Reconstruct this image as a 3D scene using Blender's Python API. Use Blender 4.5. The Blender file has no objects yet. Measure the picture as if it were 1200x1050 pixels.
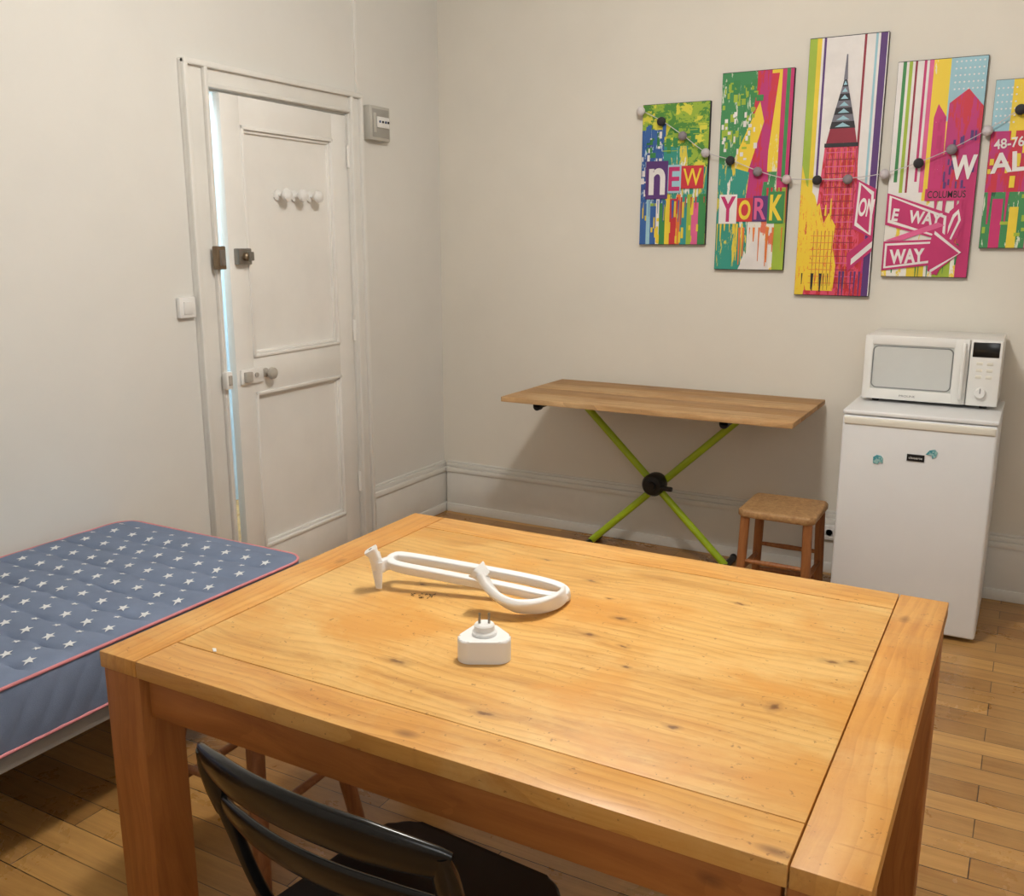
import bpy, bmesh, math, random
from mathutils import Vector, Matrix
random.seed(7)
scene = bpy.context.scene
col = scene.collection
scene.view_settings.view_transform = 'Standard'
scene.view_settings.look = 'None'

# ------------------------------------------------------------------ materials
def lin(c):
    r = []
    for v in c:
        v = v / 255.0
        r.append(v / 12.92 if v <= 0.04045 else ((v + 0.055) / 1.055) ** 2.4)
    return (r[0], r[1], r[2], 1.0)

def newmat(name):
    m = bpy.data.materials.new(name)
    m.use_nodes = True
    nt = m.node_tree
    b = nt.nodes['Principled BSDF']
    return m, nt, b

def N(nt, t, **kw):
    n = nt.nodes.new(t)
    for k, v in kw.items():
        setattr(n, k, v)
    return n

def mixc(nt, fac, a, b, blend='MIX'):
    n = N(nt, 'ShaderNodeMix', data_type='RGBA', blend_type=blend)
    for sock, val in ((n.inputs[0], fac), (n.inputs[6], a), (n.inputs[7], b)):
        if isinstance(val, bpy.types.NodeSocket):
            nt.links.new(val, sock)
        else:
            sock.default_value = val
    return n.outputs[2]

def math_n(nt, op, a, b=None, clamp=False):
    n = N(nt, 'ShaderNodeMath', operation=op, use_clamp=clamp)
    for i, val in enumerate((a, b)):
        if val is None: continue
        if isinstance(val, bpy.types.NodeSocket):
            nt.links.new(val, n.inputs[i])
        else:
            n.inputs[i].default_value = val
    return n.outputs[0]

def coords(nt, scale=(1, 1, 1), loc=(0, 0, 0), rot=(0, 0, 0)):
    tc = N(nt, 'ShaderNodeTexCoord')
    mp = N(nt, 'ShaderNodeMapping')
    mp.inputs['Scale'].default_value = scale
    mp.inputs['Location'].default_value = loc
    mp.inputs['Rotation'].default_value = rot
    nt.links.new(tc.outputs['Object'], mp.inputs['Vector'])
    return mp.outputs[0]

def noise(nt, vec, scale=5, detail=4, rough=0.5, dist=0.0):
    n = N(nt, 'ShaderNodeTexNoise')
    nt.links.new(vec, n.inputs['Vector'])
    n.inputs['Scale'].default_value = scale
    n.inputs['Detail'].default_value = detail
    n.inputs['Roughness'].default_value = rough
    n.inputs['Distortion'].default_value = dist
    return n.outputs[0]

def ramp(nt, fac, stops):
    n = N(nt, 'ShaderNodeValToRGB')
    e = n.color_ramp.elements
    while len(e) < len(stops): e.new(0.5)
    for i, (p, c) in enumerate(stops):
        e[i].position = p; e[i].color = c
    nt.links.new(fac, n.inputs[0])
    return n.outputs[0]

def bump(nt, b, h, strength=0.2, dist=0.01):
    n = N(nt, 'ShaderNodeBump')
    n.inputs['Strength'].default_value = strength
    n.inputs['Distance'].default_value = dist
    nt.links.new(h, n.inputs['Height'])
    nt.links.new(n.outputs[0], b.inputs['Normal'])

_pc = {}
def paint(name, c, rough=0.5, var=0.06, scale=6, bstr=0.0, metal=0.0, bscale=60):
    key = (name, tuple(c), rough, metal)
    if key in _pc: return _pc[key]
    m, nt, b = newmat(name)
    v = coords(nt)
    f = noise(nt, v, scale, 5, 0.6)
    l = lin(c)
    dk = tuple(x * (1 - var * 2) for x in l[:3]) + (1,)
    lt = tuple(min(1, x * (1 + var)) for x in l[:3]) + (1,)
    nt.links.new(ramp(nt, f, [(0.3, dk), (0.7, lt)]), b.inputs['Base Color'])
    b.inputs['Roughness'].default_value = rough
    b.inputs['Metallic'].default_value = metal
    if bstr > 0:
        bump(nt, b, noise(nt, v, bscale, 4, 0.6), bstr, 0.003)
    _pc[key] = m
    return m

K0, K1 = (0, 0, 0, 1), (1, 1, 1, 1)
def wood(name, c_dark, c_mid, c_light, axis='x', rough=0.4, knots=(), cross=26, vor=True, knotcol=(104, 60, 26), rings=0.35, worn=0.0, wornc=(222, 186, 124), varn=(204, 146, 68)):
    m, nt, b = newmat(name)
    s = {'x': (1.6, cross, cross), 'y': (cross, 1.6, cross), 'z': (cross, cross, 1.6)}[axis]
    base = coords(nt)
    warp = N(nt, 'ShaderNodeTexNoise')
    nt.links.new(base, warp.inputs['Vector'])
    warp.inputs['Scale'].default_value = 3.0
    warp.inputs['Detail'].default_value = 1.0
    vm = N(nt, 'ShaderNodeVectorMath', operation='SCALE')
    nt.links.new(warp.outputs['Color'], vm.inputs[0]); vm.inputs['Scale'].default_value = 0.07
    va = N(nt, 'ShaderNodeVectorMath', operation='ADD')
    nt.links.new(base, va.inputs[0]); nt.links.new(vm.outputs[0], va.inputs[1])
    mp = N(nt, 'ShaderNodeMapping'); mp.inputs['Scale'].default_value = s
    nt.links.new(va.outputs[0], mp.inputs['Vector'])
    g = noise(nt, mp.outputs[0], 1.0, 6, 0.68, 0.5)
    colr = ramp(nt, g, [(0.28, lin(c_dark)), (0.48, lin(c_mid)), (0.72, lin(c_light))])
    mr = N(nt, 'ShaderNodeMapping')
    mr.inputs['Scale'].default_value = {'x': (0.28, 1, 1), 'y': (1, 0.28, 1), 'z': (1, 1, 0.28)}[axis]
    nt.links.new(va.outputs[0], mr.inputs['Vector'])
    wv = N(nt, 'ShaderNodeTexWave', wave_type='BANDS', bands_direction={'x': 'Y', 'y': 'X', 'z': 'X'}[axis], wave_profile='SAW')
    nt.links.new(mr.outputs[0], wv.inputs['Vector'])
    wv.inputs['Scale'].default_value = 13; wv.inputs['Distortion'].default_value = 7
    wv.inputs['Detail'].default_value = 2; wv.inputs['Detail Scale'].default_value = 0.8
    rk = ramp(nt, wv.outputs['Fac'], [(0.55, K0), (0.95, K1)])
    colr = mixc(nt, math_n(nt, 'MULTIPLY', rk, rings), colr, lin(c_dark))
    big = noise(nt, base, 2.2, 2, 0.5)
    colr = mixc(nt, math_n(nt, 'MULTIPLY', big, 0.35), colr, lin(c_mid))
    if worn > 0:
        wn = noise(nt, coords(nt, (1, 1.6, 1), (4.2, 1.3, 0)), 3.2, 7, 0.72, 0.4)
        wk = ramp(nt, wn, [(0.42, K0), (0.64, K1)])
        colr = mixc(nt, math_n(nt, 'MULTIPLY', wk, worn), colr, lin(wornc))
        on = noise(nt, coords(nt, (1, 1.4, 1), (9.2, 7.3, 0)), 2.6, 5, 0.65, 0.3)
        ok = ramp(nt, on, [(0.48, K0), (0.64, K1)])
        colr = mixc(nt, math_n(nt, 'MULTIPLY', ok, worn * 1.2, True), colr, lin(varn))
        scn = noise(nt, coords(nt, (6, 150, 1), (0, 0, 0), (0, 0, 0.12)), 1.0, 3, 0.6, 0.2)
        sck = ramp(nt, scn, [(0.64, K0), (0.71, K1)])
        colr = mixc(nt, math_n(nt, 'MULTIPLY', sck, 0.45 * min(1, worn * 2)), colr, lin(c_dark))
        sp = noise(nt, base, 90, 3, 0.6, 0)
        sk = ramp(nt, sp, [(0.66, K0), (0.71, K1)])
        colr = mixc(nt, math_n(nt, 'MULTIPLY', sk, 0.5), colr, lin(knotcol))
        rn = math_n(nt, 'ADD', math_n(nt, 'MULTIPLY', wn, 0.6), rough - 0.25)
        nt.links.new(rn, b.inputs['Roughness'])
    if vor:
        mp2 = N(nt, 'ShaderNodeMapping')
        sc = {'x': (3.6, 7.5, 7.5), 'y': (7.5, 3.6, 7.5), 'z': (7.5, 7.5, 3.6)}[axis]
        mp2.inputs['Scale'].default_value = sc
        nt.links.new(va.outputs[0], mp2.inputs['Vector'])
        vo = N(nt, 'ShaderNodeTexVoronoi')
        nt.links.new(mp2.outputs[0], vo.inputs['Vector'])
        vo.inputs['Scale'].default_value = 1.0
        k = ramp(nt, vo.outputs['Distance'], [(0.03, K1), (0.11, K0)])
        k = math_n(nt, 'MULTIPLY', k, 0.75)
        colr = mixc(nt, k, colr, lin(knotcol))
    if knots:
        wn = N(nt, 'ShaderNodeTexNoise'); nt.links.new(base, wn.inputs['Vector']); wn.inputs['Scale'].default_value = 45
        ws = N(nt, 'ShaderNodeVectorMath', operation='SCALE'); nt.links.new(wn.outputs['Color'], ws.inputs[0]); ws.inputs['Scale'].default_value = 0.016
        kb = N(nt, 'ShaderNodeVectorMath', operation='ADD'); nt.links.new(base, kb.inputs[0]); nt.links.new(ws.outputs[0], kb.inputs[1])
        for (kx, ky, rx, ry) in knots:
            sb = N(nt, 'ShaderNodeVectorMath', operation='SUBTRACT')
            nt.links.new(kb.outputs[0], sb.inputs[0]); sb.inputs[1].default_value = (kx + .008, ky + .008, 0)
            ml = N(nt, 'ShaderNodeVectorMath', operation='MULTIPLY')
            nt.links.new(sb.outputs[0], ml.inputs[0]); ml.inputs[1].default_value = (1 / rx, 1 / ry, 0)
            ln = N(nt, 'ShaderNodeVectorMath', operation='LENGTH')
            nt.links.new(ml.outputs[0], ln.inputs[0])
            k = ramp(nt, math_n(nt, 'MULTIPLY', ln.outputs['Value'], 0.4), [(0.0, (.9, .9, .9, 1)), (0.24, (0.75, 0.75, 0.75, 1)), (0.44, (0.28, 0.28, 0.28, 1)), (1.0, K0)])
            colr = mixc(nt, k, colr, lin(knotcol))
    nt.links.new(colr, b.inputs['Base Color'])
    if worn <= 0: b.inputs['Roughness'].default_value = rough
    b.inputs['Specular IOR Level'].default_value = 0.5
    bump(nt, b, g, 0.18, 0.002)
    return m

def splat(name, c1, c2, scale=14, thr=0.5, stretch=(1, 1, 0.35), c3=None, soft=0.01):
    m, nt, b = newmat(name)
    v = coords(nt, stretch)
    f = noise(nt, v, scale, 6, 0.7, 0.4)
    r = ramp(nt, f, [(max(0, thr - soft), lin(c1)), (thr + soft, lin(c2))])
    if c3:
        f2 = noise(nt, coords(nt, stretch, (3.1, 1.7, 5.2)), scale * 0.7, 5, 0.6, 0.2)
        k = ramp(nt, f2, [(thr + 0.05, K0), (thr + 0.07, K1)])
        r = mixc(nt, k, r, lin(c3))
    nt.links.new(r, b.inputs['Base Color'])
    b.inputs['Roughness'].default_value = 0.6
    return m

# ------------------------------------------------------------------ mesh builder
class B:
    def __init__(s):
        s.bm = bmesh.new(); s.mats = []
    def mi(s, m):
        if m not in s.mats: s.mats.append(m)
        return s.mats.index(m)
    def merge(s, bm2, mat, M=None):
        i = s.mi(mat); mp = {}
        for v in bm2.verts:
            mp[v.index] = s.bm.verts.new(M @ v.co if M else v.co)
        for f in bm2.faces:
            try:
                nf = s.bm.faces.new([mp[v.index] for v in f.verts]); nf.material_index = i
            except ValueError: pass
        bm2.free()
    def box(s, x0, x1, y0, y1, z0, z1, mat, bev=0.0, seg=2, M=None):
        b2 = bmesh.new()
        bmesh.ops.create_cube(b2, size=1)
        for v in b2.verts:
            v.co = Vector(((x0 + x1) / 2 + v.co.x * (x1 - x0), (y0 + y1) / 2 + v.co.y * (y1 - y0), (z0 + z1) / 2 + v.co.z * (z1 - z0)))
        if bev > 0:
            bmesh.ops.bevel(b2, geom=b2.edges[:], offset=bev, segments=seg, affect='EDGES', profile=0.5)
        b2.verts.index_update()
        s.merge(b2, mat, M)
    def sphere(s, c, r, mat, sx=1, sy=1, sz=1, u=20, v=12):
        b2 = bmesh.new()
        bmesh.ops.create_uvsphere(b2, u_segments=u, v_segments=v, radius=r)
        for q in b2.verts:
            q.co = Vector((c[0] + q.co.x * sx, c[1] + q.co.y * sy, c[2] + q.co.z * sz))
        b2.verts.index_update()
        s.merge(b2, mat)
    def tube(s, pts, r, mat, n=14, closed=False, radii=None, flat=1.0, up=None, sq=1.0):
        pts = [Vector(p) for p in pts]; L = len(pts); i = s.mi(mat)
        T = []
        for k in range(L):
            if closed: t = pts[(k + 1) % L] - pts[k - 1]
            else: t = pts[min(k + 1, L - 1)] - pts[max(k - 1, 0)]
            T.append(t.normalized())
        if up is None:
            up = Vector((0, 0, 1)) if abs(T[0].z) < 0.9 else Vector((1, 0, 0))
            fixed = False
        else:
            up = Vector(up); fixed = True
        a = (up - T[0] * up.dot(T[0])).normalized(); rings = []
        def se(v): return math.copysign(abs(v) ** sq, v)
        for k in range(L):
            src = up if fixed else a
            a = (src - T[k] * src.dot(T[k])).normalized()
            bb = T[k].cross(a)
            rr = radii[k] if radii else r
            rings.append([s.bm.verts.new(pts[k] + a * (se(math.cos(2 * math.pi * j / n)) * rr) + bb * (se(math.sin(2 * math.pi * j / n)) * rr * flat)) for j in range(n)])
        for k in range(L if closed else L - 1):
            A = rings[k]; C = rings[(k + 1) % L]
            for j in range(n):
                f = s.bm.faces.new([A[j], A[(j + 1) % n], C[(j + 1) % n], C[j]]); f.material_index = i
        if not closed:
            f = s.bm.faces.new(rings[0][::-1]); f.material_index = i
            f = s.bm.faces.new(rings[-1]); f.material_index = i
    def cyl(s, p0, p1, r0, mat, r1=None, n=20):
        s.tube([p0, p1], r0, mat, n=n, radii=[r0, r0 if r1 is None else r1])
    def lathe(s, prof, mat, M=None, n=28):
        i = s.mi(mat); rings = []
        for r, z in prof:
            ring = []
            for j in range(n):
                p = Vector((r * math.cos(2 * math.pi * j / n), r * math.sin(2 * math.pi * j / n), z))
                ring.append(s.bm.verts.new(M @ p if M else p))
            rings.append(ring)
        for A, C in zip(rings, rings[1:]):
            for j in range(n):
                f = s.bm.faces.new([A[j], A[(j + 1) % n], C[(j + 1) % n], C[j]]); f.material_index = i
        f = s.bm.faces.new(rings[0][::-1]); f.material_index = i
        f = s.bm.faces.new(rings[-1]); f.material_index = i
    def prism(s, poly, z0, z1, mat, M=None, bev=0.0):
        b2 = bmesh.new()
        lo = [b2.verts.new((p[0], p[1], z0)) for p in poly]
        hi = [b2.verts.new((p[0], p[1], z1)) for p in poly]
        n = len(poly)
        b2.faces.new(lo[::-1]); top = b2.faces.new(hi)
        for j in range(n):
            b2.faces.new([lo[j], lo[(j + 1) % n], hi[(j + 1) % n], hi[j]])
        if bev > 0:
            bmesh.ops.bevel(b2, geom=list(top.edges), offset=bev, segments=3, affect='EDGES', profile=0.5)
        b2.verts.index_update()
        s.merge(b2, mat, M)
    def poly(s, pts, mat):
        i = s.mi(mat)
        f = s.bm.faces.new([s.bm.verts.new(p) for p in pts]); f.material_index = i
        return f
    def text(s, body, x0, x1, z0, z1, y, mat, rot=0.0, bold=0.0, ext=0.0003):
        """text facing -Y, fitted to a rectangle in the local XZ plane"""
        cu = bpy.data.curves.new('t', 'FONT'); cu.body = body; cu.size = 1; cu.offset = bold
        ob = bpy.data.objects.new('t', cu); col.objects.link(ob)
        bpy.context.view_layer.update()
        me = bpy.data.meshes.new_from_object(ob)
        bpy.data.objects.remove(ob)
        xs = [v.co.x for v in me.vertices]; ys = [v.co.y for v in me.vertices]
        if not xs: return
        mx, Mx, my, My = min(xs), max(xs), min(ys), max(ys)
        cx, cz = (x0 + x1) / 2, (z0 + z1) / 2
        ca, sa = math.cos(rot), math.sin(rot)
        i = s.mi(mat); mp = []
        for v in me.vertices:
            lx = ((v.co.x - mx) / (Mx - mx) - 0.5) * (x1 - x0)
            lz = ((v.co.y - my) / (My - my) - 0.5) * (z1 - z0)
            mp.append(s.bm.verts.new((cx + lx * ca - lz * sa, y, cz + lx * sa + lz * ca)))
        for p in me.polygons:
            try:
                f = s.bm.faces.new([mp[k] for k in p.vertices]); f.material_index = i
            except ValueError: pass
        bpy.data.meshes.remove(me)
    def obj(s, name, parent=None, loc=(0, 0, 0), rot=(0, 0, 0), smooth=True, fixn=True, angle=35, **props):
        if fixn: bmesh.ops.recalc_face_normals(s.bm, faces=s.bm.faces[:])
        me = bpy.data.meshes.new(name); s.bm.to_mesh(me); s.bm.free()
        for m in s.mats: me.materials.append(m)
        if smooth:
            me.polygons.foreach_set('use_smooth', [True] * len(me.polygons))
            me.set_sharp_from_angle(angle=math.radians(angle))
        o = bpy.data.objects.new(name, me); col.objects.link(o)
        o.location = loc; o.rotation_euler = rot
        if parent: o.parent = parent
        for k, v in props.items(): o[k] = v
        return o

def thing(name, label, category, loc, rotz=0.0, **props):
    e = bpy.data.objects.new(name, None); e.empty_display_size = 0.1
    col.objects.link(e); e.location = loc; e.rotation_euler = (0, 0, rotz)
    e['label'] = label; e['category'] = category
    for k, v in props.items(): e[k] = v
    return e

def smoothpath(P, n=8, closed=False):
    P = [Vector(p) for p in P]; out = []; L = len(P)
    rng = range(L) if closed else range(L - 1)
    for i in rng:
        if closed: a, b, c, d = P[i - 1], P[i], P[(i + 1) % L], P[(i + 2) % L]
        else: a, b, c, d = P[max(i - 1, 0)], P[i], P[i + 1], P[min(i + 2, L - 1)]
        for k in range(n):
            t = k / n
            out.append(0.5 * ((2 * b) + (c - a) * t + (2 * a - 5 * b + 4 * c - d) * t * t + (3 * b - a - 3 * c + d) * t ** 3))
    if not closed: out.append(P[-1])
    return out

# ------------------------------------------------------------------ room constants
XL, YB, XR, YF, ZC = -2.87, 4.38, 1.9, -1.2, 2.95
DY0, DY1, DZ = 2.745, 3.60, 2.09

m_wall = paint('wall_plaster', (219, 217, 211), 0.8, 0.025, 1.5, 0.2, bscale=30)
m_wallb = paint('wall_plaster_warm', (222, 217, 206), 0.8, 0.025, 1.5, 0.2, bscale=30)
m_trim = paint('trim_paint', (224, 222, 216), 0.4, 0.03, 3, 0.05)
m_door = paint('door_paint', (234, 232, 227), 0.36, 0.03, 3, 0.05)
m_ceil = paint('ceiling_paint', (225, 224, 219), 0.8)
m_metal = paint('steel', (150, 147, 142), 0.35, 0.08, metal=0.9)
m_brass = paint('aged_brass', (128, 110, 88), 0.4, 0.1, metal=0.6)
m_white = paint('white_plastic', (230, 229, 226), 0.35, 0.015)
m_black = paint('black_plastic', (18, 18, 20), 0.4, 0.05)

def floor_mat():
    m, nt, b = newmat('oak_parquet')
    v = coords(nt)
    br = N(nt, 'ShaderNodeTexBrick')
    nt.links.new(v, br.inputs['Vector'])
    br.offset = 0.37; br.offset_frequency = 2
    br.inputs['Scale'].default_value = 1.0
    br.inputs['Brick Width'].default_value = 1.05
    br.inputs['Row Height'].default_value = 0.092
    br.inputs['Mortar Size'].default_value = 0.0018
    br.inputs['Mortar Smooth'].default_value = 0.4
    br.inputs['Bias'].default_value = 0.0
    br.inputs['Color1'].default_value = lin((202, 156, 92))
    br.inputs['Color2'].default_value = lin((150, 106, 56))
    br.inputs['Mortar'].default_value = lin((66, 42, 24))
    g = noise(nt, coords(nt, (2.2, 34, 34)), 1.0, 6, 0.7, 0.6)
    k = ramp(nt, g, [(0.3, (0.68, 0.62, 0.54, 1)), (0.65, (1.05, 1.04, 1.02, 1))])
    c = mixc(nt, 1.0, br.outputs['Color'], k, 'MULTIPLY')
    wn = noise(nt, coords(nt), 2.5, 6, 0.7, 0.4)
    wk = ramp(nt, wn, [(0.45, K0), (0.7, (0.45, 0.45, 0.45, 1))])
    c = mixc(nt, wk, c, lin((194, 154, 96)))
    nt.links.new(c, b.inputs['Base Color'])
    nt.links.new(math_n(nt, 'ADD', math_n(nt, 'MULTIPLY', wn, 0.35), 0.12), b.inputs['Roughness'])
    inv = math_n(nt, 'SUBTRACT', 1.0, br.outputs['Fac'])
    bump(nt, b, inv, 0.5, 0.003)
    return m
m_floor = floor_mat()

b = B(); b.box(XL - 1.3, XR + 0.1, YF - 0.1, YB + 0.1, -0.1, 0, m_floor); b.obj('floor', kind='structure', smooth=False)
b = B(); b.box(XL - 1.3, XR + 0.1, YF - 0.1, YB + 0.1, ZC, ZC + 0.1, m_ceil); b.obj('ceiling', kind='structure', smooth=False)
b = B(); b.box(XL - 1.3, XR + 0.12, YB, YB + 0.12, 0, ZC, m_wallb); b.obj('wall_back', kind='structure', smooth=False)
b = B(); b.box(XR, XR + 0.12, YF, YB, 0, ZC, m_wall); b.obj('wall_right', kind='structure', smooth=False)
b = B(); b.box(XL - 1.3, XR + 0.12, YF - 0.12, YF, 0, ZC, m_wall); b.obj('wall_front', kind='structure', smooth=False)
b = B()
b.box(XL - 0.14, XL, YF, DY0, 0, ZC, m_wall)
b.box(XL - 0.14, XL, DY1, YB, 0, ZC, m_wall)
b.box(XL - 0.14, XL, DY0, DY1, DZ, ZC, m_wall)
b.obj('wall_left', kind='structure', smooth=False)
m_hall = paint('hallway_paint', (190, 208, 220), 0.7)
b = B(); b.box(XL - 1.3, XL - 1.2, YF, YB, 0, ZC, m_hall); b.obj('wall_hallway', kind='structure', smooth=False)

def baseboard(name, segs, axis):
    b = B()
    for (a0, a1) in segs:
        for (t, z0, z1) in ((0.016, 0.0, 0.235), (0.022, 0.0, 0.05), (0.024, 0.235, 0.262), (0.015, 0.262, 0.285), (0.008, 0.285, 0.297)):
            if axis == 'back': b.box(a0, a1, YB - t, YB, z0, z1, m_trim, 0.003)
            elif axis == 'left': b.box(XL, XL + t, a0, a1, z0, z1, m_trim, 0.003)
            elif axis == 'right': b.box(XR - t, XR, a0, a1, z0, z1, m_trim, 0.003)
    b.obj(name, kind='structure')
baseboard('baseboard_back', [(XL + 0.026, XR)], 'back')
baseboard('baseboard_left', [(YF, DY0 - 0.125), (DY1 + 0.095, YB)], 'left')
baseboard('baseboard_right', [(YF, YB - 0.03)], 'right')

# door casing
b = B()
def casing(y0, y1, z0, z1):
    b.box(XL, XL + 0.018, y0, y1, z0, z1, m_trim, 0.003)
casing(DY0 - 0.12, DY0, 0, DZ + 0.09); casing(DY1, DY1 + 0.09, 0, DZ + 0.09); casing(DY0, DY1, DZ, DZ + 0.09)
for (y0, y1) in ((DY0 - 0.12, DY0 - 0.098), (DY0 - 0.022, DY0 - 0.002), (DY1 + 0.002, DY1 + 0.018), (DY1 + 0.07, DY1 + 0.09)):
    b.box(XL + 0.015, XL + 0.036, y0, y1, 0, DZ + 0.09, m_trim, 0.005)
b.box(XL + 0.015, XL + 0.037, DY0 - 0.12, DY1 + 0.09, DZ + 0.07, DZ + 0.092, m_trim, 0.005)
b.box(XL + 0.015, XL + 0.030, DY0, DY1, DZ + 0.001, DZ + 0.016, m_trim, 0.004)
b.box(XL - 0.14, XL, DY0 - 0.001, DY0 + 0.006, 0, DZ, m_trim, 0.002)
b.box(XL - 0.14, XL, DY1 - 0.004, DY1 + 0.001, 0, DZ, m_trim, 0.001)
b.box(XL - 0.14, XL, DY0, DY1, DZ - 0.008, DZ + 0.001, m_trim, 0.002)
b.obj('trim_1', kind='structure')
b = B(); b.box(XL - 0.14, XL + 0.03, DY0, DY1, 0, 0.022, wood('threshold_wood', (110, 70, 40), (140, 92, 52), (165, 112, 68), 'y'), 0.004)
b.obj('trim_2', kind='structure')
b = B(); b.box(XL, XL + 0.012, DY1 + 0.075, DY1 + 0.09, DZ + 0.09, ZC, m_trim, 0.002)
b.obj('trim_3', kind='structure')

# door leaf
W = 0.80
b = B()
T0, T1 = -0.036, 0.0
z0d, z1d = 0.05, DZ - 0.012
b.box(T0, T1, -W, -0.695, z0d, z1d, m_door, 0.002)
b.box(T0, T1, -0.105, 0.0, z0d, z1d, m_door, 0.002)
LP = 0.895
for (a, c) in ((z0d, 0.206), (LP, 1.042), (1.967, z1d)):
    b.box(T0, T1 - 0.0003, -0.6955, -0.1045, a, c, m_door, 0.001)
for (a, c) in ((0.206, LP), (1.042, 1.967)):
    b.box(-0.034, -0.018, -0.70, -0.10, a - 0.004, c + 0.004, m_door)
    for (w0, h, t) in ((0.0, 0.007, 0.014), (0.014, -0.006, 0.012)):
        e = w0
        b.box(-0.026, h, -0.695 + e, -0.695 + e + t, a + e, c - e, m_door, 0.003)
        b.box(-0.026, h, -0.105 - e - t, -0.105 - e, a + e, c - e, m_door, 0.003)
        b.box(-0.026, h, -0.695 + e, -0.105 - e, a + e, a + e + t, m_door, 0.003)
        b.box(-0.026, h, -0.695 + e, -0.105 - e, c - e - t, c - e, m_door, 0.003)
door = b.obj('door_1', loc=(XL + 0.001, DY1 - 0.006, 0), rot=(0, 0, math.radians(2.2)), kind='structure')
RX = Matrix.Rotation(math.radians(90), 4, 'Y')
def onface(y, z): return Matrix.Translation((0, y, z)) @ RX
for i, y in enumerate((-0.475, -0.37, -0.265)):
    b = B()
    b.lathe([(0.024, 0), (0.024, 0.004), (0.008, 0.008), (0.007, 0.028), (0.018, 0.034), (0.027, 0.046), (0.025, 0.058), (0.012, 0.065), (0.001, 0.066)], m_white, onface(y, 1.708))
    b.obj('coat_hook' if i == 0 else 'coat_hook.%03d' % i, parent=door, loc=(-0.0125, 0, 0), label='white round coat knob on the door panel')
b = B(); b.box(0, 0.006, -0.50, -0.24, 1.697, 1.719, m_door, 0.002)
b.obj('hook_rail', parent=door, loc=(-0.018, 0, 0))
b = B()
b.box(0, 0.028, -0.775, -0.70, 1.425, 1.49, m_metal, 0.004)
b.box(0, 0.016, -0.70, -0.672, 1.44, 1.476, m_metal, 0.003)
b.lathe([(0.017, 0), (0.017, 0.015), (0.012, 0.02), (0.001, 0.021)], m_brass, Matrix.Translation((0.028, -0.738, 1.457)) @ RX)
b.box(0.045, 0.055, -0.742, -0.734, 1.435, 1.48, m_metal, 0.002)
b.obj('lock', parent=door, label='grey metal rim lock with a thumb turn')
m_pale = paint('worn_pale_metal', (176, 170, 160), 0.35, 0.1)
b = B()
b.box(0, 0.014, -0.785, -0.655, 0.938, 1.0, m_door, 0.004)
b.box(0.012, 0.03, -0.775, -0.735, 0.948, 0.99, m_pale, 0.004)
b.cyl((0.014, -0.70, 0.972), (0.020, -0.70, 0.972), 0.010, m_pale)
b.obj('latch', parent=door, label='white painted box lock plate')
b = B()
b.lathe([(0.020, 0), (0.020, 0.004), (0.010, 0.007), (0.008, 0.020), (0.019, 0.027), (0.026, 0.038), (0.023, 0.050), (0.010, 0.057), (0.001, 0.058)], m_pale, onface(-0.630, 0.972))
b.obj('door_knob', parent=door, label='round pale metal knob', loc=(0.0, 0, 0))
for i, z in enumerate((0.30, 1.05, 1.85)):
    b = B(); b.cyl((0.008, 0.002, z), (0.008, 0.002, z + 0.09), 0.007, m_door); b.sphere((0.008, 0.002, z + 0.094), 0.007, m_door)
    b.obj('hinge' if i == 0 else 'hinge.%03d' % i, parent=door)
b = B(); b.box(0, 0.03, -0.022, 0.022, -0.045, 0.045, m_brass, 0.004); b.box(0.028, 0.034, -0.012, 0.016, -0.03, 0.03, m_metal, 0.002)
b.obj('lock_keeper', loc=(XL + 0.036, DY0 - 0.022, 1.455), label='brown metal lock keeper screwed to the door frame', category='lock keeper')
b = B(); b.box(0, 0.026, -0.016, 0.016, -0.035, 0.035, m_door, 0.004); b.box(0.024, 0.030, -0.008, 0.010, -0.02, 0.02, m_pale, 0.002)
b.obj('latch_keeper', loc=(XL + 0.036, DY0 - 0.018, 0.97), label='white painted latch keeper on the door frame', category='latch keeper')

e = thing('light_switch', 'square white rocker light switch on the wall beside the door', 'light switch', (XL, 2.575, 1.27))
b = B(); b.box(0, 0.022, -0.04, 0.04, -0.04, 0.04, m_white, 0.005); b.obj('switch_plate', parent=e)
b = B(); b.box(0.020, 0.027, -0.022, 0.022, -0.025, 0.025, m_white, 0.003, M=Matrix.Rotation(0.05, 4, 'Y')); b.obj('rocker', parent=e)

e = thing('fuse_box', 'small grey-beige electrical breaker box with switches on the wall', 'fuse box', (XL, 3.805, 2.062))
m_fb = paint('grey_beige_plastic', (190, 187, 178), 0.45)
m_fbd = paint('grey_plastic', (160, 157, 150), 0.45)
b = B(); b.box(0, 0.045, -0.078, 0.078, -0.078, 0.078, m_fb, 0.006); b.box(0.045, 0.048, -0.064, 0.064, -0.064, 0.064, m_fbd, 0.001); b.obj('body', parent=e)
b = B()
b.box(0.048, 0.054, -0.034, 0.06, -0.020, 0.030, m_white, 0.002)
b.obj('breaker_row', parent=e, label='white breaker modules')
for i, y in enumerate((-0.018, 0.005, 0.028, 0.048)):
    b = B(); b.box(0.054, 0.060, y - 0.004, y + 0.004, 0.002, 0.012, m_black if i % 2 else paint('blue_plastic', (60, 80, 120), 0.4), 0.001)
    b.obj('breaker_switch' if i == 0 else 'breaker_switch.%03d' % i, parent=e)
b = B(); b.box(0.048, 0.053, -0.058, -0.040, -0.045, 0.045, m_fb, 0.002); b.obj('cover', parent=e)

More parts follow.
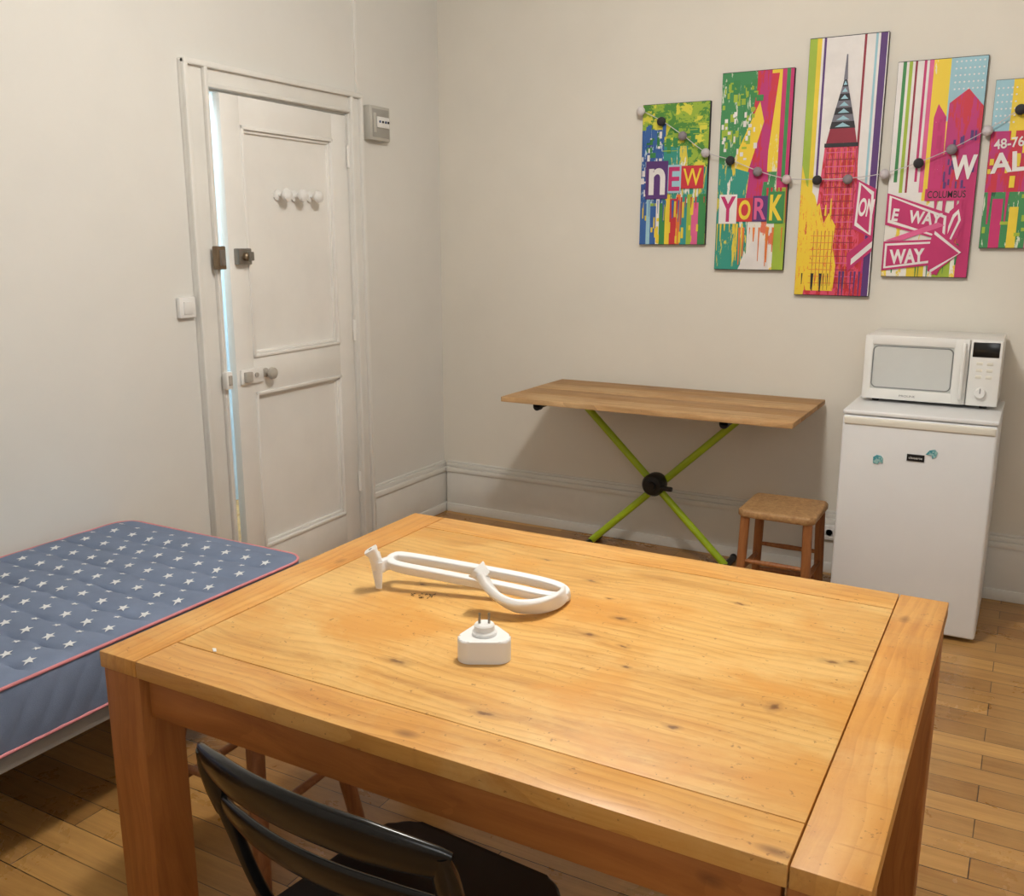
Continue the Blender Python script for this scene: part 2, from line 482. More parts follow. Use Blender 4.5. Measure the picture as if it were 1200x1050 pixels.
e = thing('wall_socket', 'small white wall socket on the baseboard beside the fridge', 'wall socket', (-0.73, YB - 0.016, 0.2))
b = B(); b.box(-0.035, 0.035, -0.02, 0, -0.035, 0.035, m_white, 0.005); b.obj('socket_plate', parent=e)
b = B(); b.lathe([(0.019, 0), (0.019, 0.002), (0.016, 0.002), (0.016, 0.0005)], m_white, Matrix.Translation((0, -0.0195, 0)) @ Matrix.Rotation(math.radians(90), 4, 'X')); b.obj('socket_ring', parent=e)

# ------------------------------------------------------------------ main table
TX0, TX1, TY0, TY1, TZ = -1.52, -0.10, 1.09, 2.16, 0.75
tc = ((TX0 + TX1) / 2, (TY0 + TY1) / 2)
D, Mi, Li = (172, 118, 52), (208, 158, 84), (228, 184, 110)
kn = [(-0.987, 1.332, .019, .008), (-0.740, 1.24, .017, .006), (-0.697, 1.726, .013, .007), (-0.267, 1.727, .015, .006), (-0.235, 1.745, .007, .006),
      (-1.173, 1.69, .009, .006), (-0.64, 1.60, .008, .004), (-0.45, 1.35, .009, .005), (-1.0, 1.98, .008, .004), (-0.5, 1.93, .012, .005), (-0.32, 1.50, .007, .012),
      (-0.72, 1.62, .010, .005), (-0.60, 1.52, .006, .004), (-0.84, 1.90, .013, .005), (-0.76, 1.82, .006, .004)]
kn = [(a - tc[0], c - tc[1], r, s) for a, c, r, s in kn]
KC = (98, 56, 24)
m_tx = wood('pine_panel', D, Mi, Li, 'x', 0.42, kn, 20, False, KC, 0.5, 0.65, (226, 188, 120), (206, 144, 62))
m_tpx = wood('pine_plank_long', (168, 108, 44), (202, 146, 72), (222, 170, 96), 'x', 0.42, (), 24, True, KC, 0.5, 0.45)
m_tpy = wood('pine_plank_short', (168, 106, 42), (200, 140, 66), (220, 164, 88), 'y', 0.42, (), 24, True, KC, 0.5, 0.4)
m_tz = wood('pine_leg_shaded', (134, 76, 30), (166, 102, 46), (186, 122, 60), 'z', 0.5, (), 24, True, (70, 36, 16))  # leg pine darkened in its colour to stand for shade
m_ta = wood('pine_apron_shaded', (136, 78, 32), (166, 102, 46), (186, 122, 60), 'x', 0.5, (), 24, True, (70, 36, 16))  # shade on the apron is put into this darker pine
m_tay = wood('pine_apron_short_shaded', (136, 78, 32), (166, 102, 46), (186, 122, 60), 'y', 0.5, (), 24, True, (70, 36, 16))  # short aprons carry the same painted shade
m_gap = paint('joint_shadow_wood', (50, 30, 16), 0.8)
table = thing('dining_table', 'large square-edged honey pine table with knots and a framed top', 'table', (tc[0], tc[1], 0))
hx, hy = (TX1 - TX0) / 2, (TY1 - TY0) / 2
P = 0.10
b = B(); tt = 0.034; gp_ = 0.0024
b.box(-hx, -hx + P, -hy, hy, TZ - tt, TZ, m_tpy, 0.0025)
b.box(hx - P, hx, -hy, hy, TZ - tt, TZ, m_tpy, 0.0025)
b.box(-hx + P + gp_, hx - P - gp_, -hy, -hy + P, TZ - tt, TZ, m_tpx, 0.0015)
b.box(-hx + P + gp_, hx - P - gp_, hy - P, hy, TZ - tt, TZ, m_tpx, 0.0015)
b.box(-hx + P + gp_, hx - P - gp_, -hy + P + gp_, hy - P - gp_, TZ - tt, TZ - 0.0004, m_tx, 0.0015)
b.box(-hx + 0.03, hx - 0.03, -hy + 0.03, hy - 0.03, TZ - tt + 0.004, TZ - tt + 0.02, m_gap)
b.obj('table_top', parent=table)
i0 = 0.012
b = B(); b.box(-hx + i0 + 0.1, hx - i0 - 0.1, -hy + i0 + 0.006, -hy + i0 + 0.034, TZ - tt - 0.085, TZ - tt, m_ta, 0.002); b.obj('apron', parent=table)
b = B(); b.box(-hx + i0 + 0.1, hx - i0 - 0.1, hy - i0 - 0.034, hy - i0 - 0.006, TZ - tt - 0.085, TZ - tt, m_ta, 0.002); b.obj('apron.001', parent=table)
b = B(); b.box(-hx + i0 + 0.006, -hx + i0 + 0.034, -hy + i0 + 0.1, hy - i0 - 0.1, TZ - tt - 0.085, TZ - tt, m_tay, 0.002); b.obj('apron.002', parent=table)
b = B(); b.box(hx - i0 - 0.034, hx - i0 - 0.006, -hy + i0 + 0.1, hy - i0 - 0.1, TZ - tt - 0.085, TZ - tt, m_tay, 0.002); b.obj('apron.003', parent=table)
k = 0
for sx in (-1, 1):
    for sy in (-1, 1):
        b = B()
        x0, x1 = sorted((sx * (hx - i0 * 0.3), sx * (hx - i0 * 0.3 - 0.1)))
        y0, y1 = sorted((sy * (hy - i0 * 0.3), sy * (hy - i0 * 0.3 - 0.1)))
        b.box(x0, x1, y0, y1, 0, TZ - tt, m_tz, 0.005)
        b.obj('leg' if k == 0 else 'leg.%03d' % k, parent=table); k += 1

# ------------------------------------------------------------------ wall-side desk
m_dk = wood('desk_board_wood', (140, 104, 64), (188, 148, 100), (216, 180, 132), 'x', 0.6, (), 30, True, (74, 44, 22), 0.7, 0.4, (212, 182, 138), (178, 132, 82))
m_dk2 = wood('desk_board_wood_dark', (124, 88, 52), (168, 128, 82), (198, 160, 112), 'x', 0.6, (), 24, True, (74, 44, 22), 0.7, 0.3, (196, 162, 116), (156, 112, 66))
m_green = paint('lime_green_paint', (168, 196, 34), 0.35, 0.05)
desk = thing('folding_table', 'wooden board table on a lime green crossed folding frame', 'table', (-1.45, 4.02, 0))
b = B()
for q, (y0, y1) in enumerate(((-0.32, -0.163), (-0.160, -0.003), (0.0, 0.157), (0.160, 0.32))):
    b.box(-0.66, 0.66, y0, y1, 0.797, 0.82 - 0.0008 * (q % 2), m_dk2 if q % 2 else m_dk, 0.002)
b.obj('table_top', parent=desk)
yl = 0.17
for i, (xa, xb) in enumerate((((-0.50), 0.29), (0.37, -0.42))):
    b = B()
    b.cyl((xa, yl + (0.018 if i else -0.018), 0.775), (xb, yl + (0.018 if i else -0.018), 0.02), 0.0175, m_green)
    b.obj('leg' if i == 0 else 'leg.001', parent=desk)
for i, x in enumerate((-0.50, 0.37)):
    b = B(); b.box(x - 0.02, x + 0.02, -0.27, 0.28, 0.772, 0.7965, m_black, 0.004)
    b.cyl((x - 0.0, -0.27, 0.778), (x, -0.24, 0.778), 0.018, m_black)
    b.obj('bracket' if i == 0 else 'bracket.001', parent=desk, label='black support rail under the board')
for i, x in enumerate((-0.42, 0.29)):
    b = B(); b.tube([(x, -0.2, 0.016), (x, 0.29, 0.016)], 0.016, m_black); b.sphere((x, -0.2, 0.018), 0.018, m_black); b.sphere((x, 0.29, 0.018), 0.018, m_black)
    b.obj('foot_bar' if i == 0 else 'foot_bar.001', parent=desk, label='black floor bar')
b = B()
R90 = Matrix.Rotation(math.radians(90), 4, 'X')
b.lathe([(0.05, -0.02), (0.055, 0.0), (0.055, 0.05), (0.045, 0.065), (0.022, 0.068), (0.022, 0.085), (0.002, 0.086)], m_black, Matrix.Translation((-0.073, yl + 0.0, 0.372)) @ R90)
b.box(-0.03, 0.03, yl - 0.07, yl - 0.05, 0.355, 0.377, m_black, 0.006)
b.obj('pivot_hub', parent=desk, label='round black locking hub')

# ------------------------------------------------------------------ stools
m_st = wood('stool_wood', (112, 66, 32), (150, 94, 50), (172, 116, 68), 'z', 0.5, (), 40, False)
m_rush = splat('rush_straw', (184, 146, 98), (146, 106, 66), 60, 0.5, (1, 1, 1), soft=0.15)
def stool(loc, rotz, label, suffix, H=0.46, W=0.152, splay=0.004, lr=0.0195, allr=True):
    e = thing('stool' + suffix, label, 'stool', loc, rotz)
    b = B(); n = 40; i = b.mi(m_rush); g = []
    for a in range(n + 1):
        row = []
        for c in range(n + 1):
            x = (a / n * 2 - 1) * W; y = (c / n * 2 - 1) * W
            mx = max(abs(x), abs(y)); r = math.hypot(x, y)
            s = 1.0
            if r > 1e-6:
                lim = W * 1.30
                if r > lim: s = lim / r
            zz = H - 0.004 * (1 - (mx / W) ** 2) - 0.0011 * abs(math.sin(mx * 300)) - (0.006 * max(0, (mx / W - 0.9) / 0.1) ** 2)
            row.append(b.bm.verts.new((x * s, y * s, zz)))
        g.append(row)
    for a in range(n):
        for c in range(n):
            f = b.bm.faces.new([g[a][c], g[a + 1][c], g[a + 1][c + 1], g[a][c + 1]]); f.material_index = i
    edge = [g[a][0] for a in range(n)] + [g[n][c] for c in range(n)] + [g[a][n] for a in range(n, 0, -1)] + [g[0][c] for c in range(n, 0, -1)]
    o0 = [(q.co.x, q.co.y) for q in edge]
    prev = edge
    for dz, sc in ((0.004, 1.01), (0.022, 1.01), (0.028, 0.98)):
        ring = [b.bm.verts.new((x * sc, y * sc, H - 0.006 - dz)) for x, y in o0]
        for q in range(len(ring)):
            f = b.bm.faces.new([prev[q], prev[(q + 1) % len(ring)], ring[(q + 1) % len(ring)], ring[q]]); f.material_index = i
        prev = ring
    b.bm.faces.new(prev).material_index = i
    b.obj('seat', parent=e, angle=60, label='flat woven straw seat')
    k = 0; top = {}; bot = {}
    for sx in (-1, 1):
        for sy in (-1, 1):
            b = B()
            t = Vector((sx * (W - 0.028), sy * (W - 0.028), H - 0.03)); o = Vector((sx * (W - 0.02 + splay), sy * (W - 0.02 + splay), 0.0))
            top[sx, sy] = t; bot[sx, sy] = o
            b.tube([t.lerp(o, q) for q in (0, .3, .6, .9, 1)], lr, m_st, radii=[lr, lr, lr * .98, lr * .9, lr * .85])
            b.obj('leg' if k == 0 else 'leg.%03d' % k, parent=e); k += 1
    k = 0
    for (A, C, fs) in (((-1, -1), (1, -1), (.45, .72)), ((-1, 1), (1, 1), (.45, .72)), ((-1, -1), (-1, 1), (.55, .82)), ((1, -1), (1, 1), (.55, .82))):
        for f in (fs if allr else fs[:1]):
            b = B(); p = top[A].lerp(bot[A], f); q = top[C].lerp(bot[C], f)
            b.tube([p, p.lerp(q, .5), q], 0.009, m_st, radii=[.008, .011, .008]); b.obj('rung' if k == 0 else 'rung.%03d' % k, parent=e); k += 1
    return e
stool((-0.825, 3.80, 0), 0.0, 'low wooden stool with flat straw seat beside the fridge', '')
stool((-1.54, 1.50, 0), 0.0, 'wooden stool with thin rungs tucked under the pine table', '.001', 0.61, 0.125, 0.075, 0.0205, False)

# ------------------------------------------------------------------ fridge
m_fr = paint('fridge_white', (224, 225, 226), 0.35, 0.01)
m_cream = paint('cream_plastic', (222, 218, 205), 0.45, 0.01)
m_seal = paint('grey_seal', (120, 120, 118), 0.6)
FW, FD, FH, FY = 0.545, 0.53, 0.876, 3.80
fr = thing('refrigerator', 'small white table-top fridge with magnets standing against the wall', 'refrigerator', (-0.348, FY, 0))
b = B(); b.box(-FW / 2, FW / 2, 0.055, FD, 0.008, FH - 0.016, m_fr, 0.006); b.box(-FW / 2 + .01, FW / 2 - .01, 0.048, 0.056, 0.03, FH - 0.03, m_seal); b.obj('body', parent=fr)
b = B(); b.box(-FW / 2 - 0.002, FW / 2 + 0.002, 0.002, FD, FH - 0.018, FH, m_fr, 0.006, 3); b.obj('fridge_top', parent=fr)
b = B(); b.box(-FW / 2, FW / 2, 0, 0.048, 0.018, FH - 0.021, m_fr, 0.010, 3)
fd = b.obj('door', parent=fr)
b = B(); b.box(-FW / 2 + .006, FW / 2 - .006, -0.006, 0.02, FH - 0.056, FH - 0.026, m_cream, 0.006, 3); b.obj('handle', parent=fd, label='cream grip strip along the door top')
k = 0
for x in (-0.22, 0.22):
    for y in (0.08, 0.44):
        b = B(); b.cyl((x, y, 0), (x, y, 0.012), 0.018, m_black); b.obj('foot' if k == 0 else 'foot.%03d' % k, parent=fr); k += 1
m_teal = splat('magnet_teal', (60, 140, 150), (150, 190, 190), 60, 0.5, (1, 1, 1))
MR = Matrix.Rotation(math.radians(90), 4, 'X')
def magnet(x, z, poly, mat, label, sfx, txt=None):
    b = B(); b.prism(poly, 0, 0.004, mat, MR, 0.0)
    if txt: b.text(txt, -0.024, 0.024, -0.0045, 0.0045, -0.0044, m_white)
    b.obj('fridge_magnet' + sfx, loc=(x, FY - 0.0002, z), label=label, category='magnet', smooth=False)
magnet(-0.478, 0.690, [(-.017, -.015), (.0, -.019), (.006, -.008), (.018, -.014), (.019, .006), (.010, .016), (-.006, .018), (-.018, .008)], m_teal, 'small teal shaped magnet on the fridge door', '')
magnet(-0.344, 0.711, [(-.031, -.013), (.031, -.013), (.031, .013), (-.031, .013)], m_black, 'black rectangular magnet with white lettering on the fridge door', '.001', 'closerie')
magnet(-0.290, 0.733, [(-.020, -.004), (.002, -.006), (.004, -.018), (.016, -.012), (.022, .006), (.010, .018), (-.008, .012)], m_teal, 'teal and white cut-out magnet on the fridge door', '.002')

# ------------------------------------------------------------------ microwave
mw = thing('microwave', 'white compact microwave oven with a dial standing on the fridge', 'microwave', (-0.345, 4.04, FH))
MW, MH, MD = 0.50, 0.272, 0.31
m_mw = paint('microwave_white', (230, 229, 225), 0.3, 0.01)
m_glass = paint('microwave_window', (204, 206, 203), 0.25, 0.03, scale=3)
m_dkg = paint('dark_display', (22, 24, 24), 0.2, 0.02)
b = B(); b.box(-MW / 2, MW / 2, 0.02, MD, 0.012, MH, m_mw, 0.008, 3)
for x in (-0.2, 0.2):
    for y in (0.05, 0.27): b.cyl((x, y, 0), (x, y, 0.015), 0.014, m_black)
b.obj('body', parent=mw)
dx0, dx1 = -MW / 2, MW / 2 - 0.115
b = B()
wx0, wx1, wz0, wz1 = dx0 + 0.028, dx1 - 0.050, 0.055, 0.235
b.box(dx0, wx0 + .004, 0, 0.02, 0.014, MH, m_mw, 0.005); b.box(wx1 - .004, dx1, 0, 0.02, 0.014, MH, m_mw, 0.005)
b.box(dx0 + .004, dx1 - .004, 0.0004, 0.02, 0.014, wz0, m_mw, 0.003); b.box(dx0 + .004, dx1 - .004, 0.0004, 0.02, wz1, MH, m_mw, 0.003)
mdoor = b.obj('door', parent=mw)
b = B(); b.box(wx0, wx1, 0.006, 0.016, wz0 - .002, wz1 + .002, m_glass, 0.0)
b.obj('window', parent=mdoor, label='pale grey perforated window')
b = B(); m_gl = paint('window_border', (120, 122, 122), 0.4)
rr_ = 0.02; rp = []
for (cx, cz, a0) in ((wx1 - .006 - rr_, wz1 - .006 - rr_, 0), (wx0 + .006 + rr_, wz1 - .006 - rr_, 90), (wx0 + .006 + rr_, wz0 + .006 + rr_, 180), (wx1 - .006 - rr_, wz0 + .006 + rr_, 270)):
    for q in range(7):
        a = math.radians(a0 + q * 15); rp.append((cx + rr_ * math.cos(a), 0.0065, cz + rr_ * math.sin(a)))
b.tube(rp, 0.0028, m_gl, n=8, closed=True)
b.text('PROLINE', -0.105, -0.045, 0.028, 0.036, -0.0006, m_gl)
b.obj('window_border', parent=mdoor)
b = B()
hxp = dx1 - 0.018
b.tube(smoothpath([(hxp, 0.0, 0.035), (hxp, -0.020, 0.05), (hxp, -0.024, 0.14), (hxp, -0.020, 0.235), (hxp, 0.0, 0.25)], 6), 0.008, m_mw, n=12)
b.obj('handle', parent=mdoor)
b = B(); b.box(dx1 + 0.003, MW / 2, 0, 0.02, 0.014, MH, m_mw, 0.005)
pan = b.obj('control_panel', parent=mw)
b = B(); b.box(dx1 + 0.012, MW / 2 - 0.010, -0.003, 0.004, 0.205, 0.262, m_dkg, 0.002); b.obj('display', parent=pan, label='black digital display')
k = 0
for r in range(3):
    for c in range(2):
        b = B(); x = dx1 + 0.040 + c * 0.036; z = 0.180 - r * 0.026
        b.box(x - .011, x + .011, -0.003, 0.004, z - .006, z + .006, m_cream, 0.002); b.obj('button' if k == 0 else 'button.%03d' % k, parent=pan); k += 1
b = B(); b.lathe([(0.021, 0), (0.020, 0.016), (0.017, 0.02), (0.001, 0.02)], m_white, Matrix.Translation((dx1 + 0.052, 0.0, 0.066)) @ MR); b.box(dx1 + .0505, dx1 + .0535, -0.0225, -0.018, 0.066, 0.086, m_gl)
b.obj('dial', parent=pan, label='round white dial')

# ------------------------------------------------------------------ bed
MX0, MX1, MY0, MY1, MZ0, MZ1 = -2.845, -1.99, 0.28, 2.21, 0.35, 0.53
mcx, mcy = (MX0 + MX1) / 2, (MY0 + MY1) / 2
m_blue = paint('mattress_blue', (116, 130, 156), 0.9, 0.07, 10, 0.5, bscale=400)
m_star = paint('star_white', (224, 227, 230), 0.85, 0.02)
m_pipe = paint('pink_piping', (214, 136, 140), 0.7, 0.05)
mat_e = thing('mattress', 'blue-grey mattress with white stars and pink piping', 'mattress', (mcx, mcy, MZ0))
hw, hl, rr, th = (MX1 - MX0) / 2, (MY1 - MY0) / 2, 0.07, MZ1 - MZ0
QP = 0.116
def hwid(y):
    d = abs(y) - (hl - rr)
    if d <= 0: return hw
    return hw - rr + math.sqrt(max(0, rr * rr - d * d))
def ztop(x, y):
    q = abs(math.sin(math.pi * (y + 0.005 * math.sin(x * 13)) / QP))
    e = min(hwid(y) - abs(x), hl - abs(y)); e = max(0, min(1, e / 0.06))
    s = 0.005 * (math.sin(x * 9 + y * 4) * math.sin(y * 5 - x * 3))
    pk = 0.0028 * math.sin(x * 48 + 3 * math.sin(y * 8)) * max(0, 1 - q * 1.6)
    return th - 0.010 + (0.011 + s) * (e ** 0.5) + ((q ** 0.42 - 1) * 0.018 + pk) * e
b = B(); i = b.mi(m_blue)
ys = [-hl + rr * (1 - math.cos(a * math.pi / 2 / 8)) for a in range(8)]
ny = 300
ys += [(-hl + rr) + (2 * (hl - rr)) * a / ny for a in range(ny + 1)]
ys += [-v for v in reversed(ys[:8])]
nx = 70
G = []
for y in ys:
    w = hwid(y)
    G.append([b.bm.verts.new(((c / nx * 2 - 1) * w, y, ztop((c / nx * 2 - 1) * w, y))) for c in range(nx + 1)])
for a in range(len(ys) - 1):
    for c in range(nx):
        f = b.bm.faces.new([G[a][c], G[a][c + 1], G[a + 1][c + 1], G[a + 1][c]]); f.material_index = i
na = len(ys)
edge = [G[0][c] for c in range(nx)] + [G[a][nx] for a in range(na - 1)] + [G[na - 1][c] for c in range(nx, 0, -1)] + [G[a][0] for a in range(na - 1, 0, -1)]
oc = [(v.co.x, v.co.y) for v in edge]; Ln = len(oc)
nrm = []
for q in range(Ln):
    tx = oc[(q + 1) % Ln][0] - oc[q - 1][0]; ty = oc[(q + 1) % Ln][1] - oc[q - 1][1]; l = math.hypot(tx, ty) or 1
    nrm.append((ty / l, -tx / l))
prev = edge
cum = [0]
for q in range(1, Ln): cum.append(cum[-1] + math.hypot(oc[q][0] - oc[q - 1][0], oc[q][1] - oc[q - 1][1]))
NL = 24
for lv in range(1, NL + 1):
    d = (th - 0.010) * lv / NL
    t = lv / NL
    ring = []
    for q in range(Ln):
        prof = 0.011 * math.sin(math.pi * min(1, max(0, t))) ** 0.5
        u = cum[q] / 0.036
        qd = abs(math.sin(math.pi * (u + d / 0.06) / 2.0))
        puff = prof * (0.58 + 0.42 * qd ** 0.5)
        ring.append(b.bm.verts.new((oc[q][0] + nrm[q][0] * puff, oc[q][1] + nrm[q][1] * puff, th - 0.010 - d)))
    for q in range(Ln):
        f = b.bm.faces.new([prev[q], prev[(q + 1) % Ln], ring[(q + 1) % Ln], ring[q]]); f.material_index = i
    prev = ring
b.bm.faces.new(prev[::-1]).material_index = i
def star(cx, cy, r, rot):
    c = Vector((cx, cy, ztop(cx, cy) + 0.0022)); pts = []
    for k in range(10):
        a = rot + k * math.pi / 5; R = r if k % 2 == 0 else r * 0.42
        pts.append([(cx + R * f * math.cos(a), cy + R * f * math.sin(a), ztop(cx + R * f * math.cos(a), cy + R * f * math.sin(a)) + 0.0022) for f in (.5, 1)])
    for k in range(10):
        A, C2 = pts[k], pts[(k + 1) % 10]
        b.poly([c, A[0], C2[0]], m_star); b.poly([A[0], A[1], C2[1], C2[0]], m_star)
row = 0; y = -hl + (hl % (QP / 2)) + QP / 4
while y < hl - 0.04:
    x = -hw + (0.05 if row % 2 else 0.094)
    while x < hw - 0.035:
        if abs(x) < hwid(y) - 0.03: star(x, y + random.uniform(-.004, .004), 0.0185 if (row % 2 == 0) else 0.0125, random.uniform(0, 1.2))
        x += 0.088
    y += QP / 2; row += 1
b.obj('cover', parent=mat_e, fixn=False, angle=50)
for nm, zz in (('piping', th - 0.011), ('piping.001', 0.009)):
    b = B()
    b.tube([(oc[q][0] + nrm[q][0] * 0.004, oc[q][1] + nrm[q][1] * 0.004, zz) for q in range(0, Ln, 2)], 0.0045, m_pipe, n=8, closed=True)
    b.obj(nm, parent=mat_e, label='pink edge piping')

m_bf = paint('bed_frame_grey', (160, 156, 150), 0.6)
bed = thing('bed_frame', 'low grey slatted bed base under the starry mattress', 'bed frame', (mcx, mcy, 0))
RZ = MZ0 - 0.045
b = B()
b.box(hw - 0.04, hw - 0.012, -hl, hl - .02, RZ, MZ0 - 0.001, m_bf, 0.004)
b.obj('side_rail', parent=bed)
b = B(); b.box(-hw + .002, -hw + 0.03, -hl, hl - .02, RZ, MZ0 - 0.001, m_bf, 0.004); b.obj('side_rail.001', parent=bed)
b = B(); b.box(-hw + .03, hw - .04, hl - 0.05, hl - .02, RZ, MZ0 - 0.001, m_bf, 0.004); b.obj('end_rail', parent=bed)
b = B(); b.box(-hw + .03, hw - .04, -hl, -hl + 0.03, RZ, MZ0 - 0.001, m_bf, 0.004); b.obj('end_rail.001', parent=bed)
for k in range(14):
    b = B(); y = -hl + 0.11 + k * (2 * hl - 0.24) / 13
    b.box(-hw + .03, hw - .04, y - .03, y + .03, MZ0 - 0.02, MZ0 - 0.002, m_dk2, 0.002); b.obj('slat' if k == 0 else 'slat.%03d' % k, parent=bed)
k = 0
for x in (-hw + .07, hw - .08):
    for y in (-hl + .2, hl - .2):
        b = B(); b.cyl((x, y, 0), (x, y, RZ), 0.018, m_black, 0.025); b.box(x - .04, x + .04, y - .03, y + .03, RZ - .002, MZ0 - .021, m_bf, .003)
        b.obj('leg' if k == 0 else 'leg.%03d' % k, parent=bed); k += 1

# ------------------------------------------------------------------ black folding chair
m_ch = paint('chair_black', (11, 11, 12), 0.22, 0.05)
m_chs = paint('chair_seat_black', (12, 12, 13), 0.5, 0.05)
m_cht = paint('chair_tube_black', (13, 13, 14), 0.25, 0.05)
ch = thing('folding_chair', 'black folding chair with slotted backrest pushed under the table', 'chair', (-0.79, 1.075, 0), math.radians(-4.5))
def backpt(x, z, off=0.0):
    y = -0.200 - 0.048 * (1 - (x / 0.235) ** 2) + (0.80 - z) * 0.28
    return (x, y + off, z)
b = B()
for (zc, h, cr, fl) in ((0.760, 0.038, 0.024, 0.36), (0.674, 0.030, 0.010, 0.30)):
    pts = []
    for t in range(41):
        x = -0.236 + 0.472 * t / 40
        pts.append(backpt(x, zc + cr * (1 - (x / 0.236) ** 2)))
    rad = [h * (0.60 + 0.40 * min(1, min(t, 40 - t) / 9) ** 0.6) for t in range(41)]
    b.tube(pts, h, m_ch, n=28, flat=fl, up=(0, -0.25, 1), radii=rad, sq=0.95)
for sx in (-1, 1):
    b.tube([backpt(sx * 0.226, z) for z in (0.645, 0.66, 0.70, 0.74, 0.777)], 0.014, m_ch, n=14, radii=[.012, .019, .022, .021, .013], flat=0.7)
b.obj('backrest', parent=ch)
for i, sx in enumerate((-1, 1)):
    b = B()
    b.tube(smoothpath([backpt(sx * 0.222, 0.75), backpt(sx * 0.222, 0.62), (sx * 0.222, -0.08, 0.42), (sx * 0.215, 0.07, 0.2), (sx * 0.21, 0.20, 0.012)], 8), 0.0115, m_cht)
    b.obj('frame_tube' if i == 0 else 'frame_tube.001', parent=ch)
    b = B()
    b.tube(smoothpath([(sx * 0.196, 0.14, 0.43), (sx * 0.196, 0.0, 0.27), (sx * 0.196, -0.21, 0.012)], 8), 0.0105, m_cht)
    b.obj('rear_leg' if i == 0 else 'rear_leg.001', parent=ch)
b = B(); b.tube([(-0.21, 0.185, 0.03), (0.21, 0.185, 0.03)], 0.009, m_cht); b.obj('crossbar', parent=ch)
b = B(); b.tube([(-0.196, -0.18, 0.05), (0.196, -0.18, 0.05)], 0.009, m_cht); b.obj('crossbar.001', parent=ch)
b = B()
sp = []
for (cx, cy, a0) in ((0.14, 0.12, 0), (-0.135, 0.12, 90), (-0.15, -0.12, 180), (0.15, -0.12, 270)):
    for q in range(9):
        a = math.radians(a0 + q * 90 / 8); sp.append((cx + 0.06 * math.cos(a), cy + 0.085 * math.sin(a)))
b.prism(sp, 0.435, 0.460, m_chs, None, 0.008)
b.obj('seat', parent=ch)

# ------------------------------------------------------------------ things on the table
m_wp = paint('white_resin', (230, 230, 229), 0.35, 0.01)
gr = thing('grab_rail', 'white plastic loop rail with two upturned mounts lying on the table', 'grab rail', (-1.04, 1.68, TZ + 0.003))
def G2(x, y, z): return (x + 1.04, y - 1.68, z - TZ)
loop = [G2(-1.215, 1.686, .806), G2(-1.10, 1.718, .796), G2(-0.95, 1.759, .780), G2(-0.875, 1.776, .769), G2(-0.842, 1.766, .763), G2(-0.840, 1.738, .762), G2(-0.872, 1.722, .764),
        G2(-0.95, 1.702, .774), G2(-1.10, 1.664, .790), G2(-1.20, 1.640, .800), G2(-1.230, 1.648, .804), G2(-1.236, 1.670, .806)]
b = B(); b.tube(smoothpath(loop, 8, True), 0.0120, m_wp, n=28, closed=True, flat=0.75, up=(0, -0.35, 1), sq=0.42)
b.obj('loop_bar', parent=gr)
b = B()
arm = smoothpath([G2(-0.845, 1.768, .768), G2(-0.834, 1.735, .768), G2(-0.836, 1.69, .769), G2(-0.856, 1.65, .770), G2(-0.890, 1.625, .773), G2(-0.925, 1.617, .785), G2(-0.955, 1.618, .806), G2(-0.973, 1.620, .830)], 6)
LA = len(arm) - 1
b.tube(arm, 0.014, m_wp, n=28, radii=[0.0115 + 0.0125 * math.sin(math.pi * min(1, q / LA * 0.66)) for q in range(LA + 1)], flat=0.42, up=(-0.15, -1.15, 1.0), sq=0.5)
b.obj('arm', parent=gr)
def shoe(p, d, up=(0, -1, 0), s=1.0):
    b = B(); d = Vector(d).normalized(); p = Vector(p)
    b.tube([p - d * .016, p, p + d * .007, p + d * .011, p + d * .0111], 0.02, m_wp, n=24, radii=[.0155 * s, .0185 * s, .0225 * s, .0225 * s, .016 * s], flat=0.66, up=up, sq=0.5)
    b.tube([p + d * .0112, p + d * .0116], 0.006, m_seal, n=12, radii=[.007, .0065], flat=0.6, up=up)
    return b
shoe(G2(-0.977, 1.620, .834), (-0.75, -0.15, 0.65), (-0.2, -1, 0)).obj('mount', parent=gr)
b = B()
b.tube(smoothpath([G2(-1.225, 1.655, .804), G2(-1.241, 1.638, .80), G2(-1.245, 1.622, .797), G2(-1.246, 1.614, .815), G2(-1.248, 1.610, .832)], 5), 0.015, m_wp, n=18, flat=0.6, sq=0.55)
b.tube([G2(-1.246, 1.615, .81), G2(-1.241, 1.612, .78), G2(-1.238, 1.611, .752)], 0.012, m_wp, n=18, radii=[.016, .012, .008], flat=0.55)
b.obj('arm.001', parent=gr)
shoe(G2(-1.250, 1.608, .834), (-0.45, -0.2, 0.85), (0.6, -0.8, 0)).obj('mount.001', parent=gr)

ad = thing('plug_adapter', 'white triangular multi-plug adapter lying pins-up on the table', 'plug adapter', (-0.855, 1.434, TZ), math.radians(29))
tri = []
for kx in range(3):
    ang = math.radians(90 + 120 * kx); c = (0.029 * math.cos(ang), 0.029 * math.sin(ang))
    for q in range(13):
        a = ang - math.radians(60) + math.radians(120) * q / 12; tri.append((c[0] + 0.0255 * math.cos(a), c[1] + 0.0255 * math.sin(a)))
b = B(); b.prism(tri, 0, 0.044, m_wp, None, 0.005); b.obj('body', parent=ad)
b = B(); b.lathe([(0.024, 0.044), (0.024, 0.050), (0.022, 0.052), (0.0195, 0.053), (0.0195, 0.063), (0.017, 0.066), (0.001, 0.066)], m_wp); b.obj('plug_face', parent=ad)
for i, sx in enumerate((-1, 1)):
    b = B(); b.cyl((sx * 0.009, 0, 0.066), (sx * 0.009, 0, 0.086), 0.0025, m_metal, n=10); b.obj('pin' if i == 0 else 'pin.001', parent=ad, label='steel plug pin')

